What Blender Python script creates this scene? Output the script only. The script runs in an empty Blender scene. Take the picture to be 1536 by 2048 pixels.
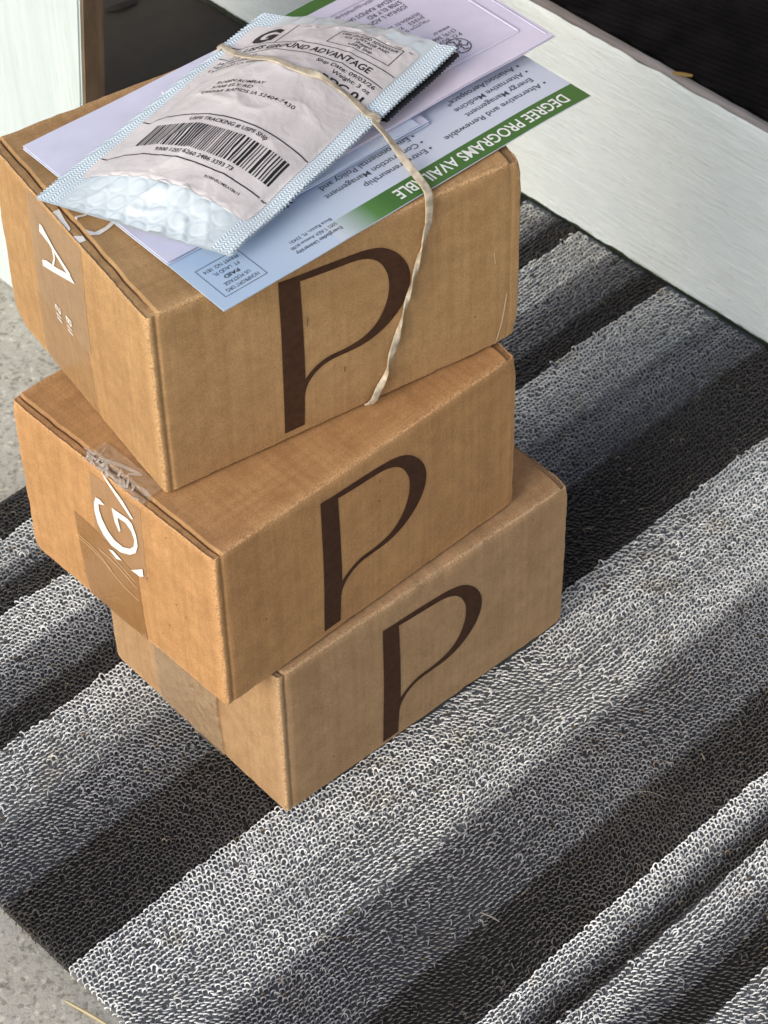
import bpy, bmesh, math, random
import numpy as np
from mathutils import Vector, Matrix, noise
random.seed(7); rng = np.random.default_rng(11)

# ------------------------------------------------------------------ camera, sky, sun, exposure
scn = bpy.context.scene
C = scn.collection
cam_d = bpy.data.cameras.new('camera'); cam = bpy.data.objects.new('camera', cam_d); C.objects.link(cam)
R = Vector((0.99971773, -0.01707047, -0.01652425)); UP = Vector((0.0237582, 0.71830598, 0.69532155)); F = Vector((0, 0.69551788, -0.71850879))
m = Matrix((R, UP, -F)).transposed().to_4x4(); m.translation = (0, 0, 1.17107)
cam.matrix_world = m
cam_d.sensor_fit = 'VERTICAL'; cam_d.sensor_height = 36; cam_d.lens = 88.255
cam_d.clip_start = 0.05; cam_d.clip_end = 500
cam_d.dof.use_dof = True; cam_d.dof.focus_distance = 1.33; cam_d.dof.aperture_fstop = 26
scn.camera = cam

SUN_TO = Vector((-0.68, -0.73, 0)).normalized(); SUN_EL = math.radians(27)
w = bpy.data.worlds.new('World'); scn.world = w; w.use_nodes = True
wn = w.node_tree.nodes; bg = wn['Background']
sky = wn.new('ShaderNodeTexSky'); sky.sky_type = 'NISHITA'; sky.sun_disc = False
sky.sun_elevation = SUN_EL; sky.sun_rotation = math.atan2(SUN_TO.x, SUN_TO.y)
sky.air_density = 1.0; sky.dust_density = 2.5; sky.ozone_density = 1.0
w.node_tree.links.new(sky.outputs[0], bg.inputs[0]); bg.inputs[1].default_value = 0.14
sd = bpy.data.lights.new('sun', 'SUN'); sd.energy = 1.3; sd.angle = math.radians(42); sd.color = (1.0, 0.965, 0.92)
sun = bpy.data.objects.new('sun', sd); C.objects.link(sun)
sv = SUN_TO * math.cos(SUN_EL) + Vector((0, 0, math.sin(SUN_EL)))
sun.rotation_euler = sv.to_track_quat('Z', 'Y').to_euler(); sun.location = sv * 5
vs = scn.view_settings; vs.view_transform = 'Standard'; vs.look = 'None'; vs.gamma = 1; vs.exposure = 0.50

# ------------------------------------------------------------------ helpers
def tag(o, label=None, cat=None, group=None, kind=None):
    if label: o['label'] = label
    if cat: o['category'] = cat
    if group: o['group'] = group
    if kind: o['kind'] = kind
    return o
def empty(name, loc, rz=0):
    o = bpy.data.objects.new(name, None); C.objects.link(o); o.location = loc; o.rotation_euler = (0, 0, rz)
    o.empty_display_size = 0.05; return o
def link_mesh(name, me, mat, parent=None, smooth=False):
    o = bpy.data.objects.new(name, me); C.objects.link(o)
    mats = mat if isinstance(mat, (list, tuple)) else [mat]
    me.materials.clear()
    for q in mats: me.materials.append(q)
    if smooth: me.polygons.foreach_set('use_smooth', [True] * len(me.polygons))
    if parent: o.parent = parent
    return o
def bm_obj(name, bm, mat, parent=None, smooth=False):
    me = bpy.data.meshes.new(name); bm.to_mesh(me); bm.free()
    return link_mesh(name, me, mat, parent, smooth)
def nz(x, y=0, z=0): return noise.noise(Vector((x, y, z)))

def new_mat(name):
    mt = bpy.data.materials.new(name); mt.use_nodes = True
    return mt, mt.node_tree.nodes, mt.node_tree.links, mt.node_tree.nodes['Principled BSDF']
def N(nodes, t, **kw):
    n = nodes.new(t)
    for k, v in kw.items():
        if k.startswith('i_'):
            key = k[2:]
            n.inputs[int(key) if key.isdigit() else key.replace('_', ' ')].default_value = v
        else: setattr(n, k, v)
    return n
def ramp(nodes, stops):
    r = nodes.new('ShaderNodeValToRGB'); e = r.color_ramp.elements
    while len(e) < len(stops): e.new(0.5)
    for q, (p, c) in zip(e, stops): q.position = p; q.color = (*c, 1)
    return r
def mapping(nodes, links, scale, kind='Object', rot=(0, 0, 0)):
    tc = nodes.new('ShaderNodeTexCoord'); mp = nodes.new('ShaderNodeMapping')
    mp.inputs['Scale'].default_value = scale; mp.inputs['Rotation'].default_value = rot
    links.new(tc.outputs[kind], mp.inputs[0]); return mp
def mixc(nodes, links, fac, a, b, mode='MIX'):
    mx = nodes.new('ShaderNodeMix'); mx.data_type = 'RGBA'; mx.blend_type = mode
    for s, v in ((mx.inputs[0], fac), (mx.inputs[6], a), (mx.inputs[7], b)):
        if hasattr(v, 'links') or hasattr(v, 'is_linked'): links.new(v, s)
        else: s.default_value = v if not isinstance(v, tuple) else ((*v, 1) if len(v) == 3 else v)
    return mx.outputs[2]
def plain(name, col, rough=0.6, spec=0.4, **kw):
    mt, n, l, b = new_mat(name); b.inputs['Base Color'].default_value = (*col, 1); b.inputs['Roughness'].default_value = rough
    b.inputs['Specular IOR Level'].default_value = spec
    for k, v in kw.items(): b.inputs[k.replace('_', ' ')].default_value = v
    return mt

def cardboard(name, base, seed):
    mt, n, l, b = new_mat(name)
    mp = mapping(n, l, (1, 1, 1)); mp.inputs['Location'].default_value = (seed, seed * .7, seed * .3)
    big = N(n, 'ShaderNodeTexNoise', i_Scale=22.0, i_Detail=4.0); l.new(mp.outputs[0], big.inputs['Vector'])
    fine = N(n, 'ShaderNodeTexNoise', i_Scale=900.0, i_Detail=4.0, i_Roughness=0.6); l.new(mp.outputs[0], fine.inputs['Vector'])
    mid = N(n, 'ShaderNodeTexNoise', i_Scale=110.0, i_Detail=3.0); l.new(mp.outputs[0], mid.inputs['Vector'])
    streaks = []
    for sc in ((260, 5, 6), (5, 260, 6)):
        m2 = mapping(n, l, sc); s = N(n, 'ShaderNodeTexNoise', i_Scale=1.0, i_Detail=2.0); l.new(m2.outputs[0], s.inputs['Vector']); streaks.append(s)
    dk = tuple(c * 0.86 for c in base); lt = tuple(min(1, c * 1.12) for c in base)
    r1 = ramp(n, [(0.36, dk), (0.66, lt)]); l.new(fine.outputs[0], r1.inputs[0])
    r2 = ramp(n, [(0.3, (0.93, 0.90, 0.88)), (0.7, (1.06, 1.06, 1.06))]); l.new(big.outputs[0], r2.inputs[0])
    r2b = ramp(n, [(0.35, (0.92, 0.91, 0.89)), (0.68, (1.08, 1.08, 1.08))]); l.new(mid.outputs[0], r2b.inputs[0])
    c = mixc(n, l, 1.0, r1.outputs[0], r2.outputs[0], 'MULTIPLY'); c = mixc(n, l, 1.0, c, r2b.outputs[0], 'MULTIPLY')
    for s in streaks:
        r3 = ramp(n, [(0.3, (0.92, 0.90, 0.885)), (0.6, (1.03, 1.03, 1.03))]); l.new(s.outputs[0], r3.inputs[0])
        c = mixc(n, l, 1.0, c, r3.outputs[0], 'MULTIPLY')
    # dark fibre specks and pale flecks
    vo = N(n, 'ShaderNodeTexVoronoi', i_Scale=95.0); l.new(mp.outputs[0], vo.inputs['Vector'])
    sp = ramp(n, [(0.045, (1, 1, 1)), (0.085, (0, 0, 0))]); l.new(vo.outputs['Distance'], sp.inputs[0])
    vcol = N(n, 'ShaderNodeSeparateColor'); l.new(vo.outputs['Color'], vcol.inputs[0])
    gt = N(n, 'ShaderNodeMath', operation='GREATER_THAN', i_1=0.86); l.new(vcol.outputs[0], gt.inputs[0])
    mu = N(n, 'ShaderNodeMath', operation='MULTIPLY'); l.new(sp.outputs[0], mu.inputs[0]); l.new(gt.outputs[0], mu.inputs[1])
    mu2 = N(n, 'ShaderNodeMath', operation='MULTIPLY', i_1=0.75); l.new(mu.outputs[0], mu2.inputs[0])
    c = mixc(n, l, mu2.outputs[0], c, (0.10, 0.055, 0.025))
    # worn, furry paper along the folds
    at = N(n, 'ShaderNodeAttribute', attribute_name='wear')
    wm = N(n, 'ShaderNodeMath', operation='MULTIPLY'); l.new(at.outputs['Fac'], wm.inputs[0])
    wr = ramp(n, [(0.38, (0, 0, 0)), (0.58, (1, 1, 1))]); l.new(fine.outputs[0], wr.inputs[0]); l.new(wr.outputs[0], wm.inputs[1])
    c = mixc(n, l, wm.outputs[0], c, tuple(min(1, q * 1.55 + .04) for q in base))
    l.new(c, b.inputs['Base Color']); b.inputs['Roughness'].default_value = 0.82; b.inputs['Specular IOR Level'].default_value = 0.25
    bp = N(n, 'ShaderNodeBump', i_Strength=0.22, i_Distance=0.0003); l.new(fine.outputs[0], bp.inputs['Height'])
    prev = bp
    for s in streaks:
        b2 = N(n, 'ShaderNodeBump', i_Strength=0.16, i_Distance=0.0006); l.new(s.outputs[0], b2.inputs['Height']); l.new(prev.outputs[0], b2.inputs['Normal']); prev = b2
    l.new(prev.outputs[0], b.inputs['Normal'])
    return mt

# 2-D art (letters, rules, outlines) -> flat mesh -> cut on a grid -> laid on a curved surface
def flat_text(s, x, y, cap=None, width=None, bold=0.0, align='LEFT'):
    cu = bpy.data.curves.new('t', 'FONT'); cu.body = s; cu.size = 1.0; cu.offset = bold; cu.resolution_u = 3; cu.fill_mode = 'FRONT'
    ob = bpy.data.objects.new('t', cu); C.objects.link(ob)
    dg = bpy.context.evaluated_depsgraph_get(); me = bpy.data.meshes.new_from_object(ob.evaluated_get(dg))
    vs_ = np.array([v.co[:2] for v in me.vertices]) if len(me.vertices) else np.zeros((0, 2)); fs = [tuple(p.vertices) for p in me.polygons]
    bpy.data.objects.remove(ob); bpy.data.curves.remove(cu); bpy.data.meshes.remove(me)
    if not len(vs_): return vs_, fs
    x0, x1 = vs_[:, 0].min(), vs_[:, 0].max()
    sy = (cap / 0.73) if cap else width / (x1 - x0); sx = width / (x1 - x0) if width else sy
    vs_[:, 0] = (vs_[:, 0] - x0) * sx; vs_[:, 1] *= sy
    tw = vs_[:, 0].max()
    vs_[:, 0] += x - (tw / 2 if align == 'CENTER' else tw if align == 'RIGHT' else 0); vs_[:, 1] += y
    return vs_, fs
def flat_poly(loops):
    cu = bpy.data.curves.new('p', 'CURVE'); cu.dimensions = '2D'; cu.fill_mode = 'BOTH'
    for lp in loops:
        sp = cu.splines.new('POLY'); sp.points.add(len(lp) - 1); sp.use_cyclic_u = True
        for q, (a, b_) in zip(sp.points, lp): q.co = (a * 100, b_ * 100, 0, 1)
    ob = bpy.data.objects.new('p', cu); C.objects.link(ob)
    dg = bpy.context.evaluated_depsgraph_get(); me = bpy.data.meshes.new_from_object(ob.evaluated_get(dg))
    vs_ = np.array([v.co[:2] for v in me.vertices]).reshape(-1, 2) / 100; fs = [tuple(p.vertices) for p in me.polygons]
    bpy.data.objects.remove(ob); bpy.data.curves.remove(cu); bpy.data.meshes.remove(me)
    return vs_, fs
def flat_rect(x0, y0, x1, y1): return np.array([(x0, y0), (x1, y0), (x1, y1), (x0, y1)], float), [(0, 1, 2, 3)]
def flat_frame(x0, y0, x1, y1, t): return [flat_rect(x0, y0, x1, y0 + t), flat_rect(x0, y1 - t, x1, y1), flat_rect(x0, y0 + t, x0 + t, y1 - t), flat_rect(x1 - t, y0 + t, x1, y1 - t)]
def lay(name, arts, step, fn, mat, parent, smooth=False):
    bm = bmesh.new()
    for vs_, fs in arts:
        vv = [bm.verts.new((a, b_, 0)) for a, b_ in vs_]
        for f in fs:
            try: bm.faces.new([vv[i] for i in f])
            except ValueError: pass
    if step and bm.verts:
        for ax in (0, 1):
            lo = min(v.co[ax] for v in bm.verts); hi = max(v.co[ax] for v in bm.verts)
            k = math.floor(lo / step) + 1
            while k * step < hi:
                no = (1, 0, 0) if ax == 0 else (0, 1, 0)
                co = [0, 0, 0]; co[ax] = k * step + 1e-6
                bmesh.ops.bisect_plane(bm, geom=bm.verts[:] + bm.edges[:] + bm.faces[:], plane_co=co, plane_no=no); k += 1
    for v in bm.verts: v.co = fn(v.co.x, v.co.y)
    return bm_obj(name, bm, mat, parent, smooth)
def catmull(pts, n=5, closed=False):
    out = []
    L_ = len(pts)
    for i in range(L_ - (0 if closed else 1)):
        p = [pts[(i + k) % L_] if closed else pts[max(0, min(L_ - 1, i + k))] for k in (-1, 0, 1, 2)]
        for j in range(n):
            t = j / n
            out.append(tuple(0.5 * ((2 * p[1][d]) + (-p[0][d] + p[2][d]) * t + (2 * p[0][d] - 5 * p[1][d] + 4 * p[2][d] - p[3][d]) * t * t + (-p[0][d] + 3 * p[1][d] - 3 * p[2][d] + p[3][d]) * t ** 3) for d in range(len(p[1]))))
    if not closed: out.append(tuple(pts[-1]))
    return out

# world frame of the porch: u runs along the mat's stripes, v across them
A43 = math.radians(43); Uv = Vector((math.cos(A43), math.sin(A43), 0)); Vv = Vector((-math.sin(A43), math.cos(A43), 0))
def W(u, v, z=0): return Uv * u + Vv * v + Vector((0, 0, z))
def uv_root(name, u, v, z): return empty(name, W(u, v, z), A43)
def box_bm(x0, y0, z0, x1, y1, z1, bev=0, seg=2, cuts=0):
    bm = bmesh.new(); bmesh.ops.create_cube(bm, size=1)
    for v in bm.verts: v.co = Vector(((x0 + x1) / 2 + v.co.x * (x1 - x0), (y0 + y1) / 2 + v.co.y * (y1 - y0), (z0 + z1) / 2 + v.co.z * (z1 - z0)))
    if bev: bmesh.ops.bevel(bm, geom=bm.edges[:], offset=bev, segments=seg, affect='EDGES')
    return bm

# ------------------------------------------------------------------ setting
def concrete_mat():
    mt, n, l, b = new_mat('concrete'); mp = mapping(n, l, (1, 1, 1))
    a = N(n, 'ShaderNodeTexNoise', i_Scale=160.0, i_Detail=6.0, i_Roughness=0.75); c_ = N(n, 'ShaderNodeTexNoise', i_Scale=9.0, i_Detail=5.0)
    v = N(n, 'ShaderNodeTexVoronoi', i_Scale=420.0)
    for q in (a, c_, v): l.new(mp.outputs[0], q.inputs['Vector'])
    r = ramp(n, [(0.30, (0.20, 0.185, 0.155)), (0.47, (0.50, 0.475, 0.41)), (0.75, (0.63, 0.60, 0.53))]); l.new(a.outputs[0], r.inputs[0])
    r2 = ramp(n, [(0.3, (0.82, 0.82, 0.80)), (0.7, (1.05, 1.05, 1.05))]); l.new(c_.outputs[0], r2.inputs[0])
    c = mixc(n, l, 1.0, r.outputs[0], r2.outputs[0], 'MULTIPLY')
    vc = N(n, 'ShaderNodeSeparateColor'); l.new(v.outputs['Color'], vc.inputs[0])
    g = ramp(n, [(0.0, (0.55, 0.52, 0.48)), (0.10, (0.7, 0.68, 0.62)), (0.16, (1, 1, 1)), (0.9, (1, 1, 1)), (0.97, (1.35, 1.35, 1.3))]); l.new(vc.outputs[0], g.inputs[0])
    c = mixc(n, l, 0.8, c, g.outputs[0], 'MULTIPLY')
    l.new(c, b.inputs['Base Color']); b.inputs['Roughness'].default_value = 0.9
    bp = N(n, 'ShaderNodeBump', i_Strength=0.7, i_Distance=0.0015); l.new(a.outputs[0], bp.inputs['Height']); l.new(bp.outputs[0], b.inputs['Normal'])
    return mt
bm = bmesh.new(); bmesh.ops.create_grid(bm, x_segments=40, y_segments=40, size=30)
tag(bm_obj('ground', bm, concrete_mat()), kind='structure').location = (0, 0, -0.010)

def wood_mat(name, c0, c1, scale, rot, bump=0.5, rough=0.55, dirt_or_shade=None):
    mt, n, l, b = new_mat(name); mp = mapping(n, l, scale)
    a = N(n, 'ShaderNodeTexNoise', i_Scale=1.0, i_Detail=7.0, i_Roughness=0.62, i_Distortion=0.35); l.new(mp.outputs[0], a.inputs['Vector'])
    m2 = mapping(n, l, (9, 9, 9)); d = N(n, 'ShaderNodeTexNoise', i_Scale=1.0, i_Detail=5.0); l.new(m2.outputs[0], d.inputs['Vector'])
    r = ramp(n, [(0.30, c0), (0.62, c1)]); l.new(a.outputs[0], r.inputs[0])
    r2 = ramp(n, [(0.35, (0.93, 0.95, 0.96)), (0.65, (1.03, 1.02, 1.0))]); l.new(d.outputs[0], r2.inputs[0])
    c = mixc(n, l, 1.0, r.outputs[0], r2.outputs[0], 'MULTIPLY')
    if dirt_or_shade:
        m3 = mapping(n, l, (scale[0] * 1.7, scale[1] * 1.7, scale[2] * 1.7)); e = N(n, 'ShaderNodeTexNoise', i_Scale=1.3, i_Detail=4.0); l.new(m3.outputs[0], e.inputs['Vector'])
        r3 = ramp(n, [(0.30, (1, 1, 1)), (0.36, (0, 0, 0))]); l.new(e.outputs[0], r3.inputs[0])
        c = mixc(n, l, r3.outputs[0], c, dirt_or_shade)
    l.new(c, b.inputs['Base Color']); b.inputs['Roughness'].default_value = rough
    bp = N(n, 'ShaderNodeBump', i_Strength=bump, i_Distance=0.002); l.new(a.outputs[0], bp.inputs['Height']); l.new(bp.outputs[0], b.inputs['Normal'])
    return mt
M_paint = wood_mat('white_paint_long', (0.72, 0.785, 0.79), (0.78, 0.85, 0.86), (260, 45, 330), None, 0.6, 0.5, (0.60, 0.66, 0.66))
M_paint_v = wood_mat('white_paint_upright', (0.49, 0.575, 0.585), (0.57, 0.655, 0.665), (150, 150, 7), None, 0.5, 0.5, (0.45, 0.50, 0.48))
M_bare = wood_mat('bare_wood', (0.11, 0.075, 0.045), (0.20, 0.14, 0.09), (120, 120, 6), None, 0.4, 0.7)
M_weather = wood_mat('weathered_edge', (0.16, 0.13, 0.11), (0.36, 0.32, 0.29), (160, 12, 160), None, 0.6, 0.8)

# white board (side of the step) at u = 1.076, top z .167
t = uv_root('white_board', 1.076, 0.15, -0.010); tag(t, 'wide white painted wooden board lying on edge behind the striped mat', 'board')
bm = bmesh.new(); ny, nzs = 420, 34; LB = 2.6; HB = 0.177
gv = [[None] * (nzs + 1) for _ in range(ny + 1)]
for i in range(ny + 1):
    for j in range(nzs + 1):
        y = LB * i / ny; z = HB * j / nzs
        x = 0.0006 * nz(y * 9, z * 130, 3) + 0.0004 * nz(y * 30, z * 300, 9)
        zz = z
        if j == nzs: zz += 0.0012 * nz(y * 45, 7) + 0.0008 * nz(y * 160, 1); x += 0.0006 + 0.001 * nz(y * 60, 2)
        if j == nzs - 1: x -= 0.0004
        if j == 0: zz = .0070 + 0.0022 * nz(y * 60, 4) + .0014 * nz(y * 190, 8)
        gv[i][j] = bm.verts.new((x, y, zz))
for i in range(ny):
    for j in range(nzs): bm.faces.new((gv[i][j + 1], gv[i + 1][j + 1], gv[i + 1][j], gv[i][j]))
back = [[bm.verts.new((0.0210, LB * i / ny, z)) for z in (0.0, HB)] for i in range(ny + 1)]
for i in range(ny):
    bm.faces.new((back[i][0], back[i + 1][0], back[i + 1][1], back[i][1])); bm.faces.new((gv[i][0], gv[i + 1][0], back[i + 1][0], back[i][0]))
for i in (0, ny): bm.faces.new([back[i][0], back[i][1]] + [gv[i][j] for j in range(nzs, -1, -1)])
bm_obj('board_face', bm, M_paint, t, True)
bm = bmesh.new(); prev = None
for i in range(ny * 2 + 1):
    y = LB * i / (ny * 2); a_ = .6 + nz(y * 50, 3) + .6 * nz(y * 170, 9)
    row = [bm.verts.new(p) for p in ((.004, y, .0015), (-.0002 - .0010 * max(0, a_), y, .0050), (-.0004 - .0008 * max(0, a_), y, .0070 + .0012 * a_), (.004, y, .0095 + .0014 * a_))]
    if prev:
        for k in range(3): bm.faces.new((prev[k], prev[k + 1], row[k + 1], row[k]))
    prev = row
bmesh.ops.recalc_face_normals(bm, faces=bm.faces[:])
bm_obj('moss', bm, plain('moss', (.018, .026, .010), .95), t)
bm = bmesh.new(); rows = []
for i in range(ny + 1):
    y = LB * i / ny; e = 0.0012 * nz(y * 45, 7) + 0.0008 * nz(y * 160, 1)
    rows.append([bm.verts.new(p) for p in ((0.0014 + 0.0012 * nz(y * 70, 2.5), y, HB - 0.0006 + e * .5), (0.006, y, HB + 0.0012 + 0.0008 * nz(y * 80, 5)), (0.0209, y, HB + 0.0012), (0.0209, y, HB - 0.002))])
for i in range(ny):
    for k in range(3): bm.faces.new((rows[i][k], rows[i + 1][k], rows[i + 1][k + 1], rows[i][k + 1]))
bmesh.ops.recalc_face_normals(bm, faces=bm.faces[:])
tag(bm_obj('top_edge', bm, M_weather, t, True), 'weathered bare top edge')

# deck behind the board and the ribbed mat that lies on it
M_deck = wood_mat('deck_wood', (0.012, 0.010, 0.009), (0.03, 0.026, 0.023), (200, 8, 100), None, 0.5, 0.7)
dk = bm_obj('deck', box_bm(0.0212, 0, 0, 2.2, 2.6, 0.170, 0.002), M_deck); dk.location = W(1.076, 0.15, -0.010); dk.rotation_euler.z = A43; tag(dk, kind='structure')
t = empty('ribbed_mat', W(1.076 + 0.62, 0.95, 0.1655), math.radians(-35.8)); tag(t, 'black ribbed rubber mat on the deck above the white board', 'mat')
bm = bmesh.new(); ins = []
nrib = 300; p_ = 0.0058
XW = 2.1
corner = W(1.0865, 0.0, 0); dirn = Vv                                # mat is cut along the board's top edge
def clipx(px, py):                                                  # world u of a local point
    c_, s_ = math.cos(math.radians(-35.8)), math.sin(math.radians(-35.8))
    return 0
prof = []
for i in range(-nrib // 2, nrib // 2):
    y = i * p_; prof += [(y, 0.0), (y + p_ * .2, 0.0016), (y + p_ * .5, 0.0020), (y + p_ * .7, 0.0015), (y + p_ * .85, 0.0003)]
nx = 60; vv = []
for k in range(nx + 1):
    x = -XW / 2 + XW * k / nx
    vv.append([bm.verts.new((x, y, z + 0.004 + 0.0007 * nz(x * 20, y * 60))) for y, z in prof])
for k in range(nx):
    for j in range(len(prof) - 1): bm.faces.new((vv[k][j], vv[k + 1][j], vv[k + 1][j + 1], vv[k][j + 1]))
Mi = Matrix.Translation(t.location) @ Matrix.Rotation(math.radians(-35.8), 4, 'Z')
pc = Mi.inverted() @ W(1.0845, 0.9, 0.16); pn = (Mi.to_3x3().inverted() @ Uv)
bmesh.ops.bisect_plane(bm, geom=bm.verts[:] + bm.edges[:] + bm.faces[:], plane_co=pc, plane_no=pn, clear_inner=True)
mt, n, l, b = new_mat('black_rubber'); mp = mapping(n, l, (40, 40, 40)); a = N(n, 'ShaderNodeTexNoise', i_Scale=1.0, i_Detail=6.0); l.new(mp.outputs[0], a.inputs['Vector'])
r = ramp(n, [(0.35, (0.002, 0.0018, 0.002)), (0.7, (0.009, 0.0075, 0.0075))]); l.new(a.outputs[0], r.inputs[0]); l.new(r.outputs[0], b.inputs['Base Color']); b.inputs['Roughness'].default_value = 0.85; b.inputs['Specular IOR Level'].default_value = .12
bm_obj('ribbed_sheet', bm, mt, t)
bm = box_bm(-XW / 2, prof[0][0], 0.0, XW / 2, prof[-1][0], 0.0035)
bmesh.ops.bisect_plane(bm, geom=bm.verts[:] + bm.edges[:] + bm.faces[:], plane_co=pc, plane_no=pn, clear_inner=True)
bmesh.ops.holes_fill(bm, edges=bm.edges[:]); bm_obj('rubber_backing', bm, mt, t)

# white upright plank at the left (plane u = .7456, right edge leaning)
t = uv_root('white_post', 0.7456, 1.0705, -0.010); tag(t, 'white painted wooden upright with a bare brown edge, standing left behind the top box', 'post')
def slab(bm, ys, z0, z1, lean, x0, x1):
    pts = []
    for z in (z0, z1):
        for x in (x0, x1):
            for y in ys: pts.append(bm.verts.new((x, y + lean * z, z)))
    a_, b_, c_, d_, e_, f_, g_, h_ = pts
    for q in ((a_, b_, d_, c_), (e_, f_, h_, g_), (a_, b_, f_, e_), (c_, d_, h_, g_), (a_, c_, g_, e_), (b_, d_, h_, f_)): bm.faces.new(q)
lean = (1.0601 - 1.0705) / (0.297 - 0.2151)
y0 = -lean * 0.225
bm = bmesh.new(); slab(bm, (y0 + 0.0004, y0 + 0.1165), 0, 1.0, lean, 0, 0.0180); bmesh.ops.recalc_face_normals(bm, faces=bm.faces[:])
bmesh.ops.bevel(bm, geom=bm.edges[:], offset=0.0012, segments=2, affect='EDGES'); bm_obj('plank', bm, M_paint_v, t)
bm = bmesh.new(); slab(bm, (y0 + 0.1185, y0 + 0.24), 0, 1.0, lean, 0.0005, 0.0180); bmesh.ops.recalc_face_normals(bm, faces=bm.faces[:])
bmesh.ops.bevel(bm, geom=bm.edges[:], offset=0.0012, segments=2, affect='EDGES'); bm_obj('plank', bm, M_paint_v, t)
bm = bmesh.new(); slab(bm, (y0 - 0.0016, y0 + 0.0002), 0, 1.0, lean, 0.0022, 0.0178); bmesh.ops.recalc_face_normals(bm, faces=bm.faces[:]); bm_obj('bare_edge', bm, M_bare, t)

# brown floor between upright and board; its shade is put into the dark colour
M_brown = wood_mat('shaded_brown_floor', (0.016, 0.011, 0.007), (0.026, 0.018, 0.011), (60, 60, 60), None, 0.3, 0.85)
fl = bm_obj('floor', box_bm(0.0, 0, 0, 0.314, 1.4, 0.004), M_brown); fl.location = W(0.7605, 1.075, -0.010); fl.rotation_euler.z = A43; tag(fl, kind='structure')

# lap siding wall beyond the deck, unseen, added to bounce warm light
t = uv_root('bounce_wall', 2.25, -1.6, -0.010); tag(t, 'unseen tan lap siding wall added behind the dark deck for warm bounce light', 'wall')
bm = bmesh.new(); prof_ = []
for k in range(22): prof_ += [(-.014, .17 + k * .12), (.0, .17 + k * .12 + .1195)]
rows = [[bm.verts.new((x, y, z)) for x, z in prof_] for y in (0, 6.0)]
for k in range(len(prof_) - 1): bm.faces.new((rows[0][k], rows[0][k + 1], rows[1][k + 1], rows[1][k]))
bmesh.ops.recalc_face_normals(bm, faces=bm.faces[:])
bm_obj('bounce_siding', bm, wood_mat('bounce_wall_tan', (0.36, 0.27, 0.18), (0.42, 0.32, 0.22), (60, 4, 60), None, 0.3, 0.7), t)
bm_obj('sheathing', box_bm(.016, 0, 0, .12, 6.0, 2.83), M_bare, t)

# ------------------------------------------------------------------ striped loop mat
UV0, UV1, VV0, VV1 = 0.405, 1.0755, 0.12, 1.018
t = uv_root('doormat', UV0, VV0, -0.010); tag(t, 'grey and black striped mat of knitted loops under the boxes', 'doormat')
bm = box_bm(0.002, 0.002, 0, UV1 - UV0, VV1 - VV0 - .0015, 0.0055)
for k in range(1, 600): bmesh.ops.bisect_plane(bm, geom=bm.verts[:] + bm.edges[:] + bm.faces[:], plane_co=(0, k * .0015, 0), plane_no=(0, 1, 0)) if k * .0015 > .18 else None
mt, n, l, b = new_mat('mat_backing'); at = N(n, 'ShaderNodeAttribute', attribute_name='yarn'); l.new(at.outputs['Color'], b.inputs['Base Color']); b.inputs['Roughness'].default_value = .9
backing = bm_obj('backing', bm, mt, t)
# stripe tops (v where each stripe starts, bright side) and where it turns mid / dark
STR = [(1.018, .0, .0, .988), (.988, .966, .955, .937), (.937, .903, .873, .851), (.851, .804, .762, .702), (.702, .616, .562, .5185), (.5185, .503, .496, .4865), (.4865, .466, .452, .432),
       (.432, .40, .372, .345), (.345, .30, .27, .197), (.197, .16, .14, .10)]
pv, pu = 0.00300, 0.00300
nv, nu = int((VV1 - VV0 - .003) / pv), int((UV1 - UV0 - .003) / pu)
JJ, II = np.meshgrid(np.arange(nv), np.arange(nu), indexing='ij')
lu = (II + 0.5 * (JJ % 2)) * pu + 0.0010; lv = JJ * pv + 0.0010
lu = (lu + rng.normal(0, .00025, lu.shape)).ravel(); lv = (lv + rng.normal(0, .00022, lv.shape)).ravel()
vv_ = lv + VV0; uu_ = lu + UV0
LIGHT0, MID0, DARK0 = (.13, .14, .145), (.06, .062, .068), (.018, .017, .016)
ca = backing.data.attributes.new('yarn', 'FLOAT_COLOR', 'POINT')
for i, v in enumerate(backing.data.vertices):
    q = v.co.y + VV0; cc = DARK0
    for top, m1, m2, bot in STR:
        if bot < q <= top and m1: cc = LIGHT0 if q > m1 else MID0 if q > m2 else DARK0
    ca.data[i].color = (*cc, 1)
# keep what can be seen; skip what the bottom box covers
wx = np.cos(A43) * uu_ - np.sin(A43) * vv_; wy = np.sin(A43) * uu_ + np.cos(A43) * vv_
tb = 0.7067; rx, ry = wx + 0.0607, wy - 0.8909
ba = rx * np.cos(tb) + ry * np.sin(tb); bq = -rx * np.sin(tb) + ry * np.cos(tb)
keep = ~((ba > 0.0025) & (ba < .2212) & (bq > .0025) & (bq < .1616)) & (vv_ > 0.30)
lu, lv, vv_, uu_ = lu[keep], lv[keep], vv_[keep], uu_[keep]; nL = len(lu)
def fb(x, y, s):   # cheap smooth field
    return np.sin(x * s + 1.3 * np.sin(y * s * .7)) * np.cos(y * s * 1.1 + 1.7 * np.sin(x * s * .6 + 2))
lu = lu + .0007 * fb(uu_ + 2, vv_ + 7, 55) + .0004 * fb(uu_, vv_, 160); lv = lv + .0006 * fb(uu_ + 8, vv_ + 3, 48) + .0004 * fb(uu_ + 4, vv_, 150)
col = np.zeros((nL, 3)); LIGHT = np.array((0.74, 0.755, 0.745)); MID = np.array((0.27, 0.275, 0.285)); DARK = np.array((0.076, 0.071, 0.067))
jit = rng.random(nL)
vj = vv_ + 0.0005 * fb(uu_, vv_, 60)
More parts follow.
